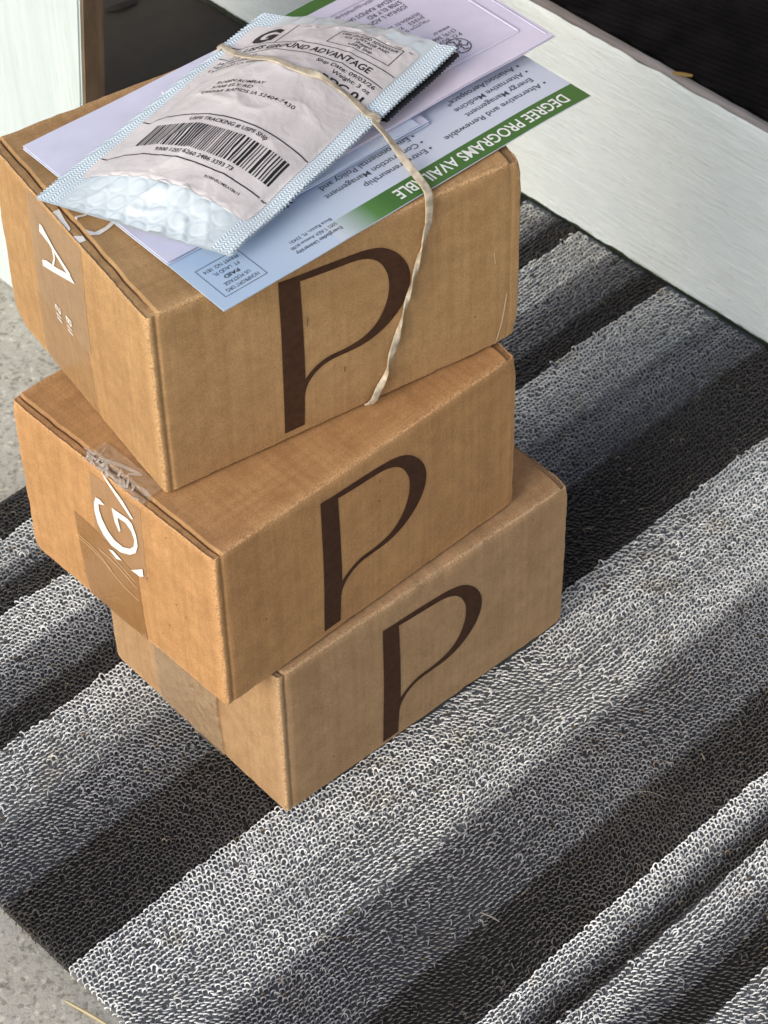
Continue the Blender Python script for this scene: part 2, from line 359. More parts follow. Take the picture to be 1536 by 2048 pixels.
for top, m1, m2, bot in STR:
    s = (vj <= top) & (vj > bot)
    if not s.any(): continue
    if m1 == 0: col[s] = DARK; continue
    q = vj[s]; wl = np.clip((q - m1) / .0035 + jit[s], 0, 1); wd = np.clip((m2 - q) / .0045 + jit[s] - .2, 0, 1)
    g = np.clip((top - q) / (top - m1), 0, 1)
    cl = LIGHT * (1.04 - 0.16 * g ** 1.6)[:, None]
    g2 = np.clip((m1 - q) / (m1 - m2 + 1e-6), 0, 1); cm = MID * (1.25 - 0.5 * g2)[:, None]
    cc = cm * (1 - wl)[:, None] + cl * wl[:, None]; cc = cc * (1 - wd)[:, None] + DARK * wd[:, None]
    col[s] = cc
col *= (1 + rng.normal(0, .10, nL))[:, None].clip(.55, 1.5)
col *= (1 + 0.07 * fb(uu_ + 5, vv_, 24))[:, None]
rown = np.clip(rng.normal(1, .10, nv + 2), .7, 1.3); rsm = np.convolve(np.random.default_rng(5).normal(0, 1, nv + 60), np.ones(5) / 5, 'same')[:nv + 2] * .16
ridx = np.clip((lv / pv).astype(int), 0, nv); col *= (rown[ridx] + rsm[ridx])[:, None].clip(.6, 1.35)
dirt_or_shade = np.clip((vv_ - .66) / .10, 0, 1) * np.clip((uu_ - .66) / .12, 0, 1) * np.clip(.75 + .35 * fb(uu_ + 1, vv_ + 2, 17), .3, 1)  # patchy brown tint painting warm shade into the loops right of the boxes
col *= 1 - dirt_or_shade[:, None] * np.array((.14, .20, .27))
grime = (fb(uu_ + 11, vv_ + 6, 40) * fb(uu_ + 2, vv_ + 9, 90) > .45); col[grime] *= np.array((.90, .87, .82))
odd = rng.random(nL) < .006; col[odd] = np.array((.16, .13, .09)) * rng.uniform(.5, 1.6, (odd.sum(), 1))
# one arch: tube swept along half an ellipse
nseg, nsd = 7, 4
th = np.linspace(-0.12 * np.pi, 1.12 * np.pi, nseg + 1)
cx_, cz_ = np.cos(th), np.sin(th)
hw = rng.normal(.00148, .00012, nL); hh = rng.normal(.0030, .0004, nL).clip(.0022, .0046); rad = rng.normal(.00045, .00005, nL)
wild = rng.random(nL) < .07; hh[wild] *= 1.35; hw[wild] *= 1.25
fld = fb(uu_, vv_, 22) + .6 * fb(uu_ + 3, vv_ + 1, 47)
yaw = rng.normal(0, .13, nL) + 0.26 * np.clip(fld, -1, 1) - .50 + wild * rng.normal(0, .8, nL)
leanv = rng.normal(.0, .12, nL) + .70 * fb(uu_ + 9, vv_ + 4, 19) + wild * rng.normal(0, .7, nL)
X = hw[:, None] * cx_[None]; Z = hh[:, None] * cz_[None] * .5 + hh[:, None] * .5
Z = np.where(cz_[None] < 0, hh[:, None] * .5 + hh[:, None] * cz_[None] * 1.3, Z)
Z = Z + 0.0058
ringc = np.stack([X, (Z - .0058) * np.sin(leanv)[:, None], .0058 + (Z - .0058) * np.cos(leanv)[:, None] ], -1)
tx, tz = -np.sin(th), np.cos(th)                                     # tangent in (x,z)
nxv, nzv = tz, -tx                                                   # in-plane normal
verts = np.zeros((nL, nseg + 1, nsd, 3))
for k in range(nsd):
    ph = 2 * np.pi * (k + .5) / nsd
    off = np.stack([np.cos(ph) * nxv, np.full_like(nxv, np.sin(ph)), np.cos(ph) * nzv], -1)
    verts[:, :, k] = ringc + rad[:, None, None] * off[None]
cY, sY = np.cos(yaw)[:, None, None], np.sin(yaw)[:, None, None]
vx = verts[..., 0] * cY - verts[..., 1] * sY; vy = verts[..., 0] * sY + verts[..., 1] * cY
verts[..., 0] = vx + lu[:, None, None]; verts[..., 1] = vy + lv[:, None, None]
verts[..., 2] -= 0.0004
pv1 = (nseg + 1) * nsd
fac = []
for s in range(nseg):
    for k in range(nsd): fac.append((s * nsd + k, s * nsd + (k + 1) % nsd, (s + 1) * nsd + (k + 1) % nsd, (s + 1) * nsd + k))
fac = np.array(fac, np.int32); F_ = (fac[None] + (np.arange(nL) * pv1)[:, None, None]).reshape(-1, 4)
me = bpy.data.meshes.new('loop_pile'); me.vertices.add(nL * pv1); me.vertices.foreach_set('co', verts.astype(np.float32).ravel())
me.loops.add(F_.size); me.loops.foreach_set('vertex_index', F_.astype(np.int32).ravel())
me.polygons.add(len(F_)); me.polygons.foreach_set('loop_start', np.arange(len(F_), dtype=np.int32) * 4); me.polygons.foreach_set('loop_total', np.full(len(F_), 4, np.int32))
me.update(calc_edges=True)
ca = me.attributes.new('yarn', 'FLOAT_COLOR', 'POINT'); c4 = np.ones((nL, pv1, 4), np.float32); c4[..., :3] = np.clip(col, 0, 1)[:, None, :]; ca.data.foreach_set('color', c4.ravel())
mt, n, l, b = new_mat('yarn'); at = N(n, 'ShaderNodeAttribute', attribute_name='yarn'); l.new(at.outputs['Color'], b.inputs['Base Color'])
b.inputs['Roughness'].default_value = 0.6; b.inputs['Specular IOR Level'].default_value = 0.25
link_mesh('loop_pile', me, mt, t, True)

# ------------------------------------------------------------------ cartons
P_out = [(.0730, .1064)] + catmull([(.0814, .1058), (.0912, .1056), (.102, .1053), (.1166, .1045), (.124, .1036), (.1314, .1016), (.1368, .0985), (.1412, .0945), (.1448, .0898), (.1482, .083), (.1496, .0752), (.1484, .0672), (.1453, .0603), (.1406, .0545), (.1344, .0495), (.1266, .0458), (.1182, .0438), (.1076, .0434), (.1, .0430), (.094, .0410), (.0888, .0370), (.0855, .0318), (.0842, .0263)], 4) + [(.0836, .0060), (.0716, .0060), (.0720, .0555)]
P_in = [(.0852, .1018)] + catmull([(.0946, .1011), (.1092, .1004), (.1165, .0999), (.1224, .0986), (.1276, .0960), (.132, .0916), (.1349, .086), (.1365, .08), (.1363, .0713), (.1342, .0640), (.1306, .0572), (.1252, .0518), (.1183, .0485), (.1092, .0468), (.1001, .0464), (.0941, .0446), (.0888, .0415), (.0850, .0380)], 4)
M_ink = None
def ink_mat(name, col, rough=.7, var=.25):
    mt, n, l, b = new_mat(name); mp = mapping(n, l, (260, 260, 260)); a = N(n, 'ShaderNodeTexNoise', i_Scale=1.0, i_Detail=4.0); l.new(mp.outputs[0], a.inputs['Vector'])
    r = ramp(n, [(0.3, tuple(c * (1 - var) for c in col)), (0.7, tuple(min(1, c * (1 + var)) for c in col))]); l.new(a.outputs[0], r.inputs[0]); l.new(r.outputs[0], b.inputs['Base Color'])
    b.inputs['Roughness'].default_value = rough; b.inputs['Specular IOR Level'].default_value = .3
    return mt
M_ink = ink_mat('brown_ink', (0.052, 0.021, 0.009), .85); M_white = ink_mat('white_print', (0.74, 0.72, 0.68), .45, .06)
def tape_mat(name, col, alpha, rough=.18, bump=.25, bs=60):
    mt, n, l, b = new_mat(name); b.inputs['Base Color'].default_value = (*col, 1); b.inputs['Roughness'].default_value = rough
    mp = mapping(n, l, (bs, bs, bs)); a = N(n, 'ShaderNodeTexNoise', i_Scale=1.0, i_Detail=3.0, i_Distortion=1.2); l.new(mp.outputs[0], a.inputs['Vector'])
    bp = N(n, 'ShaderNodeBump', i_Strength=bump, i_Distance=0.002); l.new(a.outputs[0], bp.inputs['Height']); l.new(bp.outputs[0], b.inputs['Normal'])
    b.inputs['Alpha'].default_value = alpha; b.inputs['Specular IOR Level'].default_value = 1.0; b.inputs['Coat Weight'].default_value = 1.0; b.inputs['Coat Roughness'].default_value = rough * .6; l.new(bp.outputs[0], b.inputs['Coat Normal'])
    return mt
class Carton:
    def __init__(s, name, label, o, rz, L, Wd, H, mat, seed, dents=(), crack=.0062, edge_drop=.0016):
        s.L, s.W, s.H, s.seed, s.dents, s.crack, s.drop = L, Wd, H, seed, dents, crack, edge_drop
        s.root = empty(name, o, rz); tag(s.root, label, 'box')
        r = s.r = 0.0018
        def axis(Ln, ex=()):
            e = [0, .0005, .0011, .0017, r]; k = int(Ln / .0040)
            a = set(e) | {Ln - q for q in e} | set(ex) | {Ln - q for q in ex} | {r + (Ln - 2 * r) * i / k for i in range(1, k)}
            a = sorted(a); out = [a[0]]
            for q in a[1:]:
                if q - out[-1] > .00025: out.append(q)
            return out
        cx = s.crack; ex = (cx - .0016, cx - .0008, cx - .0003, cx, cx + .0004, cx + .0008, cx + .0012, cx + .002, .0035)
        ax = axis(L, ex); ay = axis(Wd); az = axis(H)
        bm = bmesh.new()
        lay_ = bm.verts.layers.float.new('wear')
        def grid(A, B, fn, flip):
            g = [[bm.verts.new(fn(a, b_)) for b_ in B] for a in A]
            for i in range(len(A) - 1):
                for j in range(len(B) - 1):
                    q = (g[i][j], g[i + 1][j], g[i + 1][j + 1], g[i][j + 1]); bm.faces.new(q[::-1] if flip else q)
        grid(ax, ay, lambda a, b_: (a, b_, H), False); grid(ax, ay, lambda a, b_: (a, b_, 0), True)
        grid(ax, az, lambda a, b_: (a, 0, b_), False); grid(ax, az, lambda a, b_: (a, Wd, b_), True)
        grid(ay, az, lambda a, b_: (0, a, b_), True); grid(ay, az, lambda a, b_: (L, a, b_), False)
        bmesh.ops.remove_doubles(bm, verts=bm.verts[:], dist=1e-5)
        for v in bm.verts:
            p = v.co.copy(); d = sorted((min(p.x, L - p.x), min(p.y, Wd - p.y), min(p.z, H - p.z)))
            v[lay_] = max(0.0, 1 - d[1] / .0030) * (0.85 if p.z > H - .01 or d[2] > 0 else .5)
            v.co = s.f(p)
        s.body = bm_obj('carton_body', bm, mat, s.root, True)
    def f(s, p, off=0.0):
        p = Vector(p); L, Wd, H, r = s.L, s.W, s.H, s.r; sd = s.seed
        inner = Vector((min(max(p.x, r), L - r), min(max(p.y, r), Wd - r), min(max(p.z, r), H - r)))
        n = p - inner
        if n.length < 1e-9: n = Vector((0, 0, 1))
        n.normalize(); q = inner + n * (r + off)
        sx, sy, sz = math.sin(math.pi * min(1, max(0, p.x / L))), math.sin(math.pi * min(1, max(0, p.y / Wd))), math.sin(math.pi * min(1, max(0, p.z / H)))
        bl = .0016 * (abs(n.y) * sx * sz + abs(n.x) * sy * sz) + (.0008 * n.z * sx * sy if n.z > 0 else 0)
        bl += .00035 * nz(p.x * 28 + sd, p.y * 28, p.z * 28) * (1 if n.z > -.5 else 0)
        q += n * bl
        if n.z > .6:                                                  # side flap lower than the lid, with a slit between them
            for e, sg in ((p.x, 1), (L - p.x, -1)):
                wob = .0007 * nz(p.y * 40 + sd, sg * 3) + .0004 * nz(p.y * 130, sd)
                if e < s.crack + .0026: q.x += sg * wob
                if e <= s.crack - .0002: q.z -= s.drop + .0003 * nz(p.y * 150, sd)
                elif e < s.crack + .0009:
                    q.z -= .0045 * max(0.15, min(1, .75 + .9 * nz(p.y * 22 + sd, sg)))
                else:
                    k = max(0, 1 - (e - s.crack - .0009) / .005); q.z += .0005 * k
        if p.z > H - .0035 and min(p.x, L - p.x) < .0012: q.z += .0005 * nz(p.y * 330, sd) + .0003 * nz(p.y * 900, sd)
        if p.y < .001:                                                # shallow vertical groove where side panel meets the front
            g = math.exp(-((p.x - .0050) / .0011) ** 2) + .22 * math.exp(-((L - p.x - .0070) / .0012) ** 2); q.y += .0009 * g
        ds = sorted((min(p.x, L - p.x), min(p.y, Wd - p.y), min(p.z, H - p.z)))
        if ds[1] < .004:
            k = (1 - ds[1] / .004) * (.0007 * abs(nz(p.x * 70 + sd, p.y * 70, p.z * 70)) + .0004 * abs(nz(p.x * 260, p.y * 260 + sd, p.z * 260)))
            q += (Vector((L / 2, Wd / 2, H / 2)) - p).normalized() * k * 1.6
        for (dx, dy, dz, rad_, dep) in s.dents:
            c = Vector((dx * L, dy * Wd, dz * H)); dd = (p - c).length
            if dd < rad_:
                k = (1 - dd / rad_) ** 2 * dep; cen = Vector((L / 2, Wd / 2, H / 2)); q += (cen - c).normalized() * k * (1 + .6 * nz(p.x * 260, p.y * 260, p.z * 260 + sd))
        return q
    def R(s, off=.00028): return lambda a, b_: s.f((a, 0, b_), off)
    def Lf(s, off=.00028): return lambda a, b_: s.f((0, a, b_), off)
    def T(s, off=.00028):
        return lambda a, b_: s.f((min(max(a, 0), s.L), b_, s.H), off)
    def letter(s, dx=0, dz=0, kx=1, kz=1):
        tr = lambda q: [(.073 + (a - .073) * kx + dx, b_ * kz + dz) for a, b_ in q]
        lay('printed_letter', [flat_poly([tr(P_out), tr(P_in)])], .003, s.R(), M_ink, s.root)

MB_ = cardboard('cardboard_pale', (0.375, 0.245, 0.130), 1.1)
MM_ = cardboard('cardboard_orange', (0.42, 0.240, 0.104), 4.2)
MT_ = cardboard('cardboard_tan', (0.395, 0.245, 0.112), 8.3)
cB = Carton('cardboard_box', 'pale brown cardboard box at the bottom of the stack, resting on the mat', (-0.0607, 0.8909, 0), 0.7067, .2236, .1640, .1206, MB_, 1.7,
            dents=((0, 0, 1, .012, .0022), (1, 0, 1, .012, .0025), (.50, 0, 1, .010, .0026), (.56, 0, 1, .016, .0022), (.30, 0, 1, .02, .0012), (.75, 0, 1, .02, .0014), (1, 0, 0, .012, .002), (0, 1, 0, .008, .001)), crack=.0042)
cB.letter(.0030, -.0015, 1.0, .985)
cM = Carton('cardboard_box', 'orange brown cardboard box in the middle of the stack with torn white tape', (-0.0874, 0.8710, 0.1216), 0.7429, .2216, .1689, .1173, MM_, 5.1,
            dents=((0, 0, 1, .009, .001), (1, 0, 1, .018, .0024), (0, 1, 1, .014, .002), (1, 0, 0, .010, .0015), (0, 1, 0, .008, .001)), crack=.0050)
cM.letter(0, 0)
cT = Carton('cardboard_box', 'tan cardboard box on top of the stack carrying the mail', (-0.1134, 0.9160, 0.2404), 0.5581, .2240, .1703, .1230, MT_, 9.4,
            dents=((0, 0, 1, .008, .001), (1, 0, 1, .020, .0026), (1, 0, 0, .022, .0026), (0, 1, 0, .014, .003), (0, 0, 0, .01, .001)), crack=.0058)
cT.letter(.0012, .0003, 1.02, 1.035)
# tapes
M_tapeT = tape_mat('clear_tape', (0.48, 0.36, 0.23), .34, .22, .35, 35)
M_tapeM = tape_mat('brown_tape', (0.40, 0.215, 0.075), .60, .25, .2)
M_tapeB = tape_mat('crumpled_tape', (0.46, 0.36, 0.24), .42, .10, 1.0, 110)
lay('tape_strip', [flat_rect(.0665, .050, .1260, .1205)], .003, cT.Lf(.00055), M_tapeT, cT.root, True)
lay('tape_strip', [flat_rect(.0705, .001, .1300, .0495)], .003, cT.Lf(.0005), tape_mat('clear_tape_low', (0.44, 0.30, 0.16), .3, .35, .1), cT.root, True)
lay('tape_strip', [flat_poly([[(.0663, .0010), (.1165, .0010), (.1195, .067), (.1000, .066), (.0830, .0600), (.0663, .0550)]])], .003, cM.Lf(.00060), M_tapeM, cM.root, True)
lay('tape_strip', [flat_poly([[(.0580, .056), (.0665, .056), (.0830, .061), (.1010, .067), (.1010, .110), (.0580, .112)]])], .003, cM.Lf(.00050), tape_mat('clear_tape_mid', (0.46, 0.30, 0.17), .35, .3, .1), cM.root, True)
def crumple(fn, amp, fr):
    def g(a, b_):
        p = fn(a, b_); amp2 = math.exp(-((a - .072) / .020) ** 2 - ((b_ - .055) / .030) ** 2); k = (.25 + 1.6 * amp2) * abs(nz(a * fr, b_ * fr * .6, 3)) + .5 * abs(nz(a * fr * 2.3, b_ * fr * 2, 5)); return p + Vector((-amp * k, 0, 0))
    return g
lay('tape_strip', [flat_rect(.0560, .001, .1180, .112)], .0014, crumple(cB.Lf(.0006), .0030, 150), M_tapeB, cB.root, True)
# white lettering on the left ends
lay('printed_mark', [flat_poly([[(.1141, .0816), (.1140, .0775), (.0762, .0915), (.0812, .0942), (.0987, .0877), (.1083, .0851)]]),
                     flat_poly([[(.1124, .1067), (.1135, .1009), (.1023, .1000), (.1003, .0988), (.0835, .0923), (.0802, .0951), (.0977, .1010), (.0996, .1021), (.1095, .1072)]]),
                     flat_poly([[(.0999, .0993), (.0988, .0931), (.1016, .0872), (.0996, .0872), (.0968, .0944), (.0979, .1009)]])], .003, cT.Lf(.00085), M_white, cT.root)
def side_text(s, y, z, cap, width):
    vs_, fs = flat_text(s, 0, 0, cap, width, .012)                  # reads downwards on the left end
    return np.stack([y + vs_[:, 1], z - vs_[:, 0]], -1), fs
# thin strokes of the small print
def stroke(pts, w):
    out = []
    for (a, b_), (c_, d_) in zip(pts[:-1], pts[1:]):
        dx, dy = c_ - a, d_ - b_; q = math.hypot(dx, dy); nx_, ny_ = -dy / q * w / 2, dx / q * w / 2
        out.append((np.array([(a + nx_, b_ + ny_), (a - nx_, b_ - ny_), (c_ - nx_, d_ - ny_), (c_ + nx_, d_ + ny_)]), [(0, 1, 2, 3)]))
    return out
sm = []
for (yy, zz, ch) in ((.1020, .0585, 'S'), (.0895, .0590, 'B')):
    sm += [side_text(ch, yy - .003, zz, .0064, .0048)]
    sm += stroke([(yy - .0028, zz - .0072), (yy + .0030, zz - .0072)], .0011) + stroke([(yy - .0028, zz - .0100), (yy + .0030, zz - .0100)], .0011)
lay('printed_mark', sm, .004, cT.Lf(.00085), M_white, cT.root)
def topc(pts): return flat_poly([pts])
lay('printed_mark', [topc([(.0004, .0998), (.0051, .0992), (.0020, .0823), (-.0002 + .0008, .0812)]), topc([(.0066, .0835), (.0085, .0856), (.0130, .0848), (.0140, .0860), (.0080, .0874), (.0066, .0858)]),
                     topc([(.0070, .0773 - .002), (.0072, .0698), (.0115, .0679), (.0171, .0690), (.0221, .0712), (.0218, .0738), (.0167, .0714), (.0105, .0709)]),
                     topc([(.0004, .0768), (.0004, .0700), (.0046, .0697), (.0048, .0738)])], .0015, cT.T(.0005), M_white, cT.root)
G_ = [(.0961, .0945), (.0984, .0883), (.0986, .0816), (.0969, .0735), (.0929, .0678), (.0869, .0643), (.0788, .0650), (.0702, .0695), (.0649, .0749), (.0623, .0822), (.0629, .0897), (.0657, .0967), (.0691, .0978), (.0824, .0965), (.0807, .0869), (.0777, .0816), (.0762, .0839), (.0778, .0906), (.0776, .0925), (.0712, .0933), (.0667, .0901), (.0648, .0849), (.0660, .0791), (.0695, .0748), (.0757, .0714), (.0830, .0713), (.0883, .0746), (.0924, .0808), (.0941, .0862), (.0942, .0907), (.0886, .0938), (.0924, .0953)]
lay('printed_mark', [flat_poly([G_]), flat_poly([[(.0899, .0589), (.0859, .0609), (.0786, .0584), (.0838, .0558)]]), flat_poly([[(.0713, .0566), (.0607, .0654), (.0605, .0595), (.0640, .0570)]]),
                     flat_poly([[(.0900, .1168), (.0870, .1170), (.0720, .1085), (.0640, .1010), (.0660, .1000), (.0760, .1070)]])], .003, cM.Lf(.00085), M_white, cM.root)
lay('printed_mark', [topc([(.0064, .0955), (.0102, .0871), (.0134, .0741), (.0119, .0734), (.0070, .0882)]), topc([(.0062, .0772), (.0090, .0779), (.0135, .0727), (.0127, .0715), (.0083, .0764), (.0062, .0757)]),
                     topc([(.0030, .0990), (.0042, .0985), (.0040, .0900), (.0010, .0780), (.0003, .0780), (.0015, .0890)])], .0015, cM.T(.0006), M_white, cM.root)
# torn tape shards standing up along the slit of the middle box
bm = bmesh.new(); rs = random.Random(3)
for k in range(34):
    y = rs.uniform(.058, .106); x = rs.uniform(-.0006, .0072); ln = rs.uniform(.003, .009); an = rs.gauss(1.35, .7); wd = rs.uniform(.0003, .0011)
    d = Vector((math.cos(an), math.sin(an), rs.uniform(-.02, .10))); sdv = Vector((-d.y, d.x, rs.uniform(-.1, .1))).normalized() * wd
    c = Vector((x, y, cM.H + .0006)); q = [c - sdv, c + sdv, c + d * ln * .6 + sdv * .8 + Vector((0, 0, .0006)), c + d * ln, c + d * ln * .5 - sdv]
    bm.faces.new([bm.verts.new(p) for p in q])
bm_obj('torn_tape', bm, tape_mat('tape_shards', (0.72, 0.68, 0.60), .75, .12, .3), cM.root)
lay('torn_tape', [flat_rect(.0004, .056, .0150, .104)], .0012, (lambda fn: (lambda a, b_: fn(a, b_) + Vector((0, 0, .0007 + .0016 * abs(nz(a * 260, b_ * 260, 2))))))(cM.T(.0004)), tape_mat('tape_crinkle', (0.55, 0.42, 0.28), .40, .10, .6, 200), cM.root, True)
# scratches in the tape
sc = []
for pts in ([(.1206, .0477), (.1000, .0454), (.0835, .0375), (.0677, .0346)], [(.0990, .0520), (.0845, .0505), (.0679, .0442)], [(.0885, .0560), (.0780, .0520), (.0690, .0490)], [(.1180, .0500), (.1010, .0480), (.0900, .0410)]): sc += stroke(catmull(pts, 3), .00045)
lay('scratch', sc, .004, cM.Lf(.0010), plain('scratch', (.62, .44, .25), .6), cM.root)
M_cr = plain('crease', (.62, .47, .28), .8)
lay('crease', stroke([(.2060, .068), (.2068, .060)], .0005), .004, cT.R(.0004), M_cr, cT.root)
lay('crease', stroke(catmull([(.2150, .0150 + .020), (.2120, .0150), (.2085, .001)], 4), .0009), .004, cT.R(.0004), M_cr, cT.root)
M_sf = plain('scuff', (.14, .08, .04), .8)
lay('scuff', stroke([(.1105, .032), (.1102, .036)], .0005), .004, cT.R(.0004), M_sf, cT.root)
lay('scuff', stroke([(.089, .075), (.0895, .081)], .0004), .004, cT.R(.0004), M_sf, cT.root)

# ------------------------------------------------------------------ mail on top
ZT = 0.3642
def frame(o, X2, Y2):
    o = Vector(o); X2 = Vector(X2); Y2 = Vector(Y2)
    return lambda x, y, z=0: o + X2 * x + Y2 * y + Vector((0, 0, z))
def sheet(name, fr, w, h, th, mat, parent, sag=lambda x, y: 0, nx_=40, ny_=26, r=0.0):
    bm = bmesh.new(); top = [[None] * (ny_ + 1) for _ in range(nx_ + 1)]; bot = [[None] * (ny_ + 1) for _ in range(nx_ + 1)]
    for i in range(nx_ + 1):
        for j in range(ny_ + 1):
            x, y = w * i / nx_, h * j / ny_; z = sag(x, y)
            top[i][j] = bm.verts.new(fr(x, y, z + th)); bot[i][j] = bm.verts.new(fr(x, y, z))
    for i in range(nx_):
        for j in range(ny_):
            bm.faces.new((top[i][j], top[i + 1][j], top[i + 1][j + 1], top[i][j + 1])); bm.faces.new((bot[i][j + 1], bot[i + 1][j + 1], bot[i + 1][j], bot[i][j]))
    for i in range(nx_):
        bm.faces.new((bot[i][0], bot[i + 1][0], top[i + 1][0], top[i][0])); bm.faces.new((top[i][ny_], top[i + 1][ny_], bot[i + 1][ny_], bot[i][ny_]))
    for j in range(ny_):
        bm.faces.new((top[0][j], top[0][j + 1], bot[0][j + 1], bot[0][j])); bm.faces.new((bot[nx_][j], bot[nx_][j + 1], top[nx_][j + 1], top[nx_][j]))
    bmesh.ops.recalc_face_normals(bm, faces=bm.faces[:])
    return bm_obj(name, bm, mat, parent)
def root_at(name, p):  # children are built in world coordinates
    o = empty(name, p); return o
def rebase(ob, root):
    M_ = Matrix.Translation(-root.location); ob.data.transform(M_)
# flyer
FX, FY = (-0.74874, -0.66286, 0), (-0.66286, 0.74874, 0)
flo = (0.11547523, 1.08600357, ZT + .0006); ff0 = frame(flo, FX, FY); ff = lambda x, y, z=0: ff0(x * (1 - .15 * y), y, z)
fs_ = lambda x, y: -.0016 * max(0, (.05 - x) / .05) ** 2 + .0006 * nz(x * 25, y * 25, 1) * .5 + .0010 * max(0, (x - .19) / .065) ** 2
mt, n, l, b = new_mat('flyer_card'); at = N(n, 'ShaderNodeAttribute', attribute_name='tint'); l.new(at.outputs['Color'], b.inputs['Base Color']); b.inputs['Roughness'].default_value = .32; b.inputs['Specular IOR Level'].default_value = .4
flr = empty('flyer', flo); tag(flr, 'pale blue printed flyer with a green DEGREE PROGRAMS AVAILABLE bar lying on the top box', 'flyer')
card = sheet('card', ff, .2546, .167, .0005, mt, flr, fs_, 90, 24); rebase(card, flr)
ca = card.data.attributes.new('tint', 'FLOAT_COLOR', 'POINT')
inv_ = lambda p: ((p + flr.location - Vector(flo)).dot(Vector(FX)), (p + flr.location - Vector(flo)).dot(Vector(FY)))
for i, v in enumerate(card.data.vertices):
    x, y = inv_(v.co); k = min(1, max(0, (x - .10) / .13)); ca.data[i].color = (.60 - .16 * k, .655 - .07 * k, .76 + .0 * k, 1)
fbm = lambda off: (lambda x, y: ff(x, y, fs_(x, y) + .0005 + off) - flr.location)
mt, n, l, b = new_mat('green_bar'); tc = N(n, 'ShaderNodeAttribute', attribute_name='fade'); r = ramp(n, [(0.0, (.040, .150, .030)), (.35, (.075, .22, .055)), (1, (.56, .64, .72))]); l.new(tc.outputs['Fac'], r.inputs[0]); l.new(r.outputs[0], b.inputs['Base Color']); b.inputs['Roughness'].default_value = .3
gb = lay('green_bar', [flat_rect(0.0002, 0.0002, .178, .0150)], .0035, fbm(.00006), mt, flr)
fa = gb.data.attributes.new('fade', 'FLOAT', 'POINT')
for i, v in enumerate(gb.data.vertices): fa.data[i].value = min(1, max(0, (inv_(v.co)[0] - .138) / .036))
lay('green_bar', [flat_rect(0.0002, .158, .150, .1668)], .01, fbm(.00006), plain('green_ink', (.04, .15, .03), .3), flr)
def fmap(x, y): return fbm(.00016)(x, -y)
M_txt = plain('grey_ink', (.055, .065, .085), .5); M_wtx = plain('white_ink', (.80, .82, .80), .4)
lay('printed_text', [flat_text('DEGREE PROGRAMS AVAILABLE', .0113, -.0116, .0080, .1225, .014)], .008, fmap, M_wtx, flr)
arts = []
for s_, x, y, wd in (('Alternative and Renewable', .0135, .0265, .0700), ('Energy Management', .0135, .0333, .0485), ('Alternative Medicine', .0135, .0401, .0500), ('Aviation/Aerospace*', .0135, .0469, .0500),
                     ('Entrepreneurship', .0975, .0265, .0430), ('Construction Management', .0975, .0333, .0640), ('Environmental Policy and', .0975, .0401, .0615), ('Management', .0975, .0469, .0330), ('Marketing', .180, .0425, .024)):
    arts.append(flat_text(s_, x, -y, .0040, wd, .006))
for x, y in ((.0098, .0265), (.0098, .0401), (.0098, .0469), (.0938, .0265), (.0938, .0333), (.0938, .0401), (.1763, .0425)): arts.append(flat_rect(x, -y + .0010, x + .0014, -y + .0024))
lay('printed_text', arts, .008, fmap, M_txt, flr)
arts = [flat_text('Everglades University', .1705, -.0098, .0026, .0300, .01), flat_text('5002 T-REX Avenue #100', .1705, -.0140, .0024, .0300), flat_text('Boca Raton, FL 33431', .1705, -.0182, .0024, .0275)]
arts += flat_frame(.2208, -.0322, .2478, -.0072, .00035)
for s_, y, bo, wd in (('NONPROFIT ORG', .0117, 0, .0205), ('US POSTAGE', .0160, 0, .0160), ('PAID', .0204, .03, .0095), ('FT. LAUD FL', .0249, 0, .0160), ('PERMIT NO. 1814', .0293, 0, .0215)): arts.append(flat_text(s_, .2343, -y, .0026, wd, bo, 'CENTER'))
lay('printed_text', arts, .008, fmap, M_txt, flr)

# envelopes
def paper(name, col, rough=.6):
    mt, n, l, b = new_mat(name); mp = mapping(n, l, (60, 60, 60)); a = N(n, 'ShaderNodeTexNoise', i_Scale=1.0, i_Detail=5.0); l.new(mp.outputs[0], a.inputs['Vector'])
    r = ramp(n, [(0.3, tuple(c * .94 for c in col)), (0.7, tuple(min(1, c * 1.04) for c in col))]); l.new(a.outputs[0], r.inputs[0]); l.new(r.outputs[0], b.inputs['Base Color']); b.inputs['Roughness'].default_value = rough
    bp = N(n, 'ShaderNodeBump', i_Strength=.15, i_Distance=.001); l.new(a.outputs[0], bp.inputs['Height']); l.new(bp.outputs[0], b.inputs['Normal'])
    return mt
M_envA = paper('paper_lavender', (.66, .67, .82)); M_envB = paper('paper_pale_violet', (.70, .66, .78)); M_envC = paper('paper_blue_white', (.62, .70, .84))
def envelope(name, label, o, ang, w, h, z, mats, layers, sagf):
    a_ = math.radians(ang); fr = frame((o[0], o[1], z), (math.cos(a_), math.sin(a_), 0), (-math.sin(a_), math.cos(a_), 0))
    rt = empty(name, (o[0], o[1], z)); tag(rt, label, 'envelope'); zz = 0
    for k, (nm, inset, th, mt_) in enumerate(layers):
        sf = lambda x, y, zz=zz, inset=inset: zz + sagf(x, y)
        fr2 = lambda x, y, q=0, inset=inset: fr(x + inset, y + inset, q)
        rebase(sheet(nm, fr2, w - 2 * inset, h - inset, th, mt_, rt, sf, 40, 16), rt); zz += th + .00025
    return rt, fr, zz
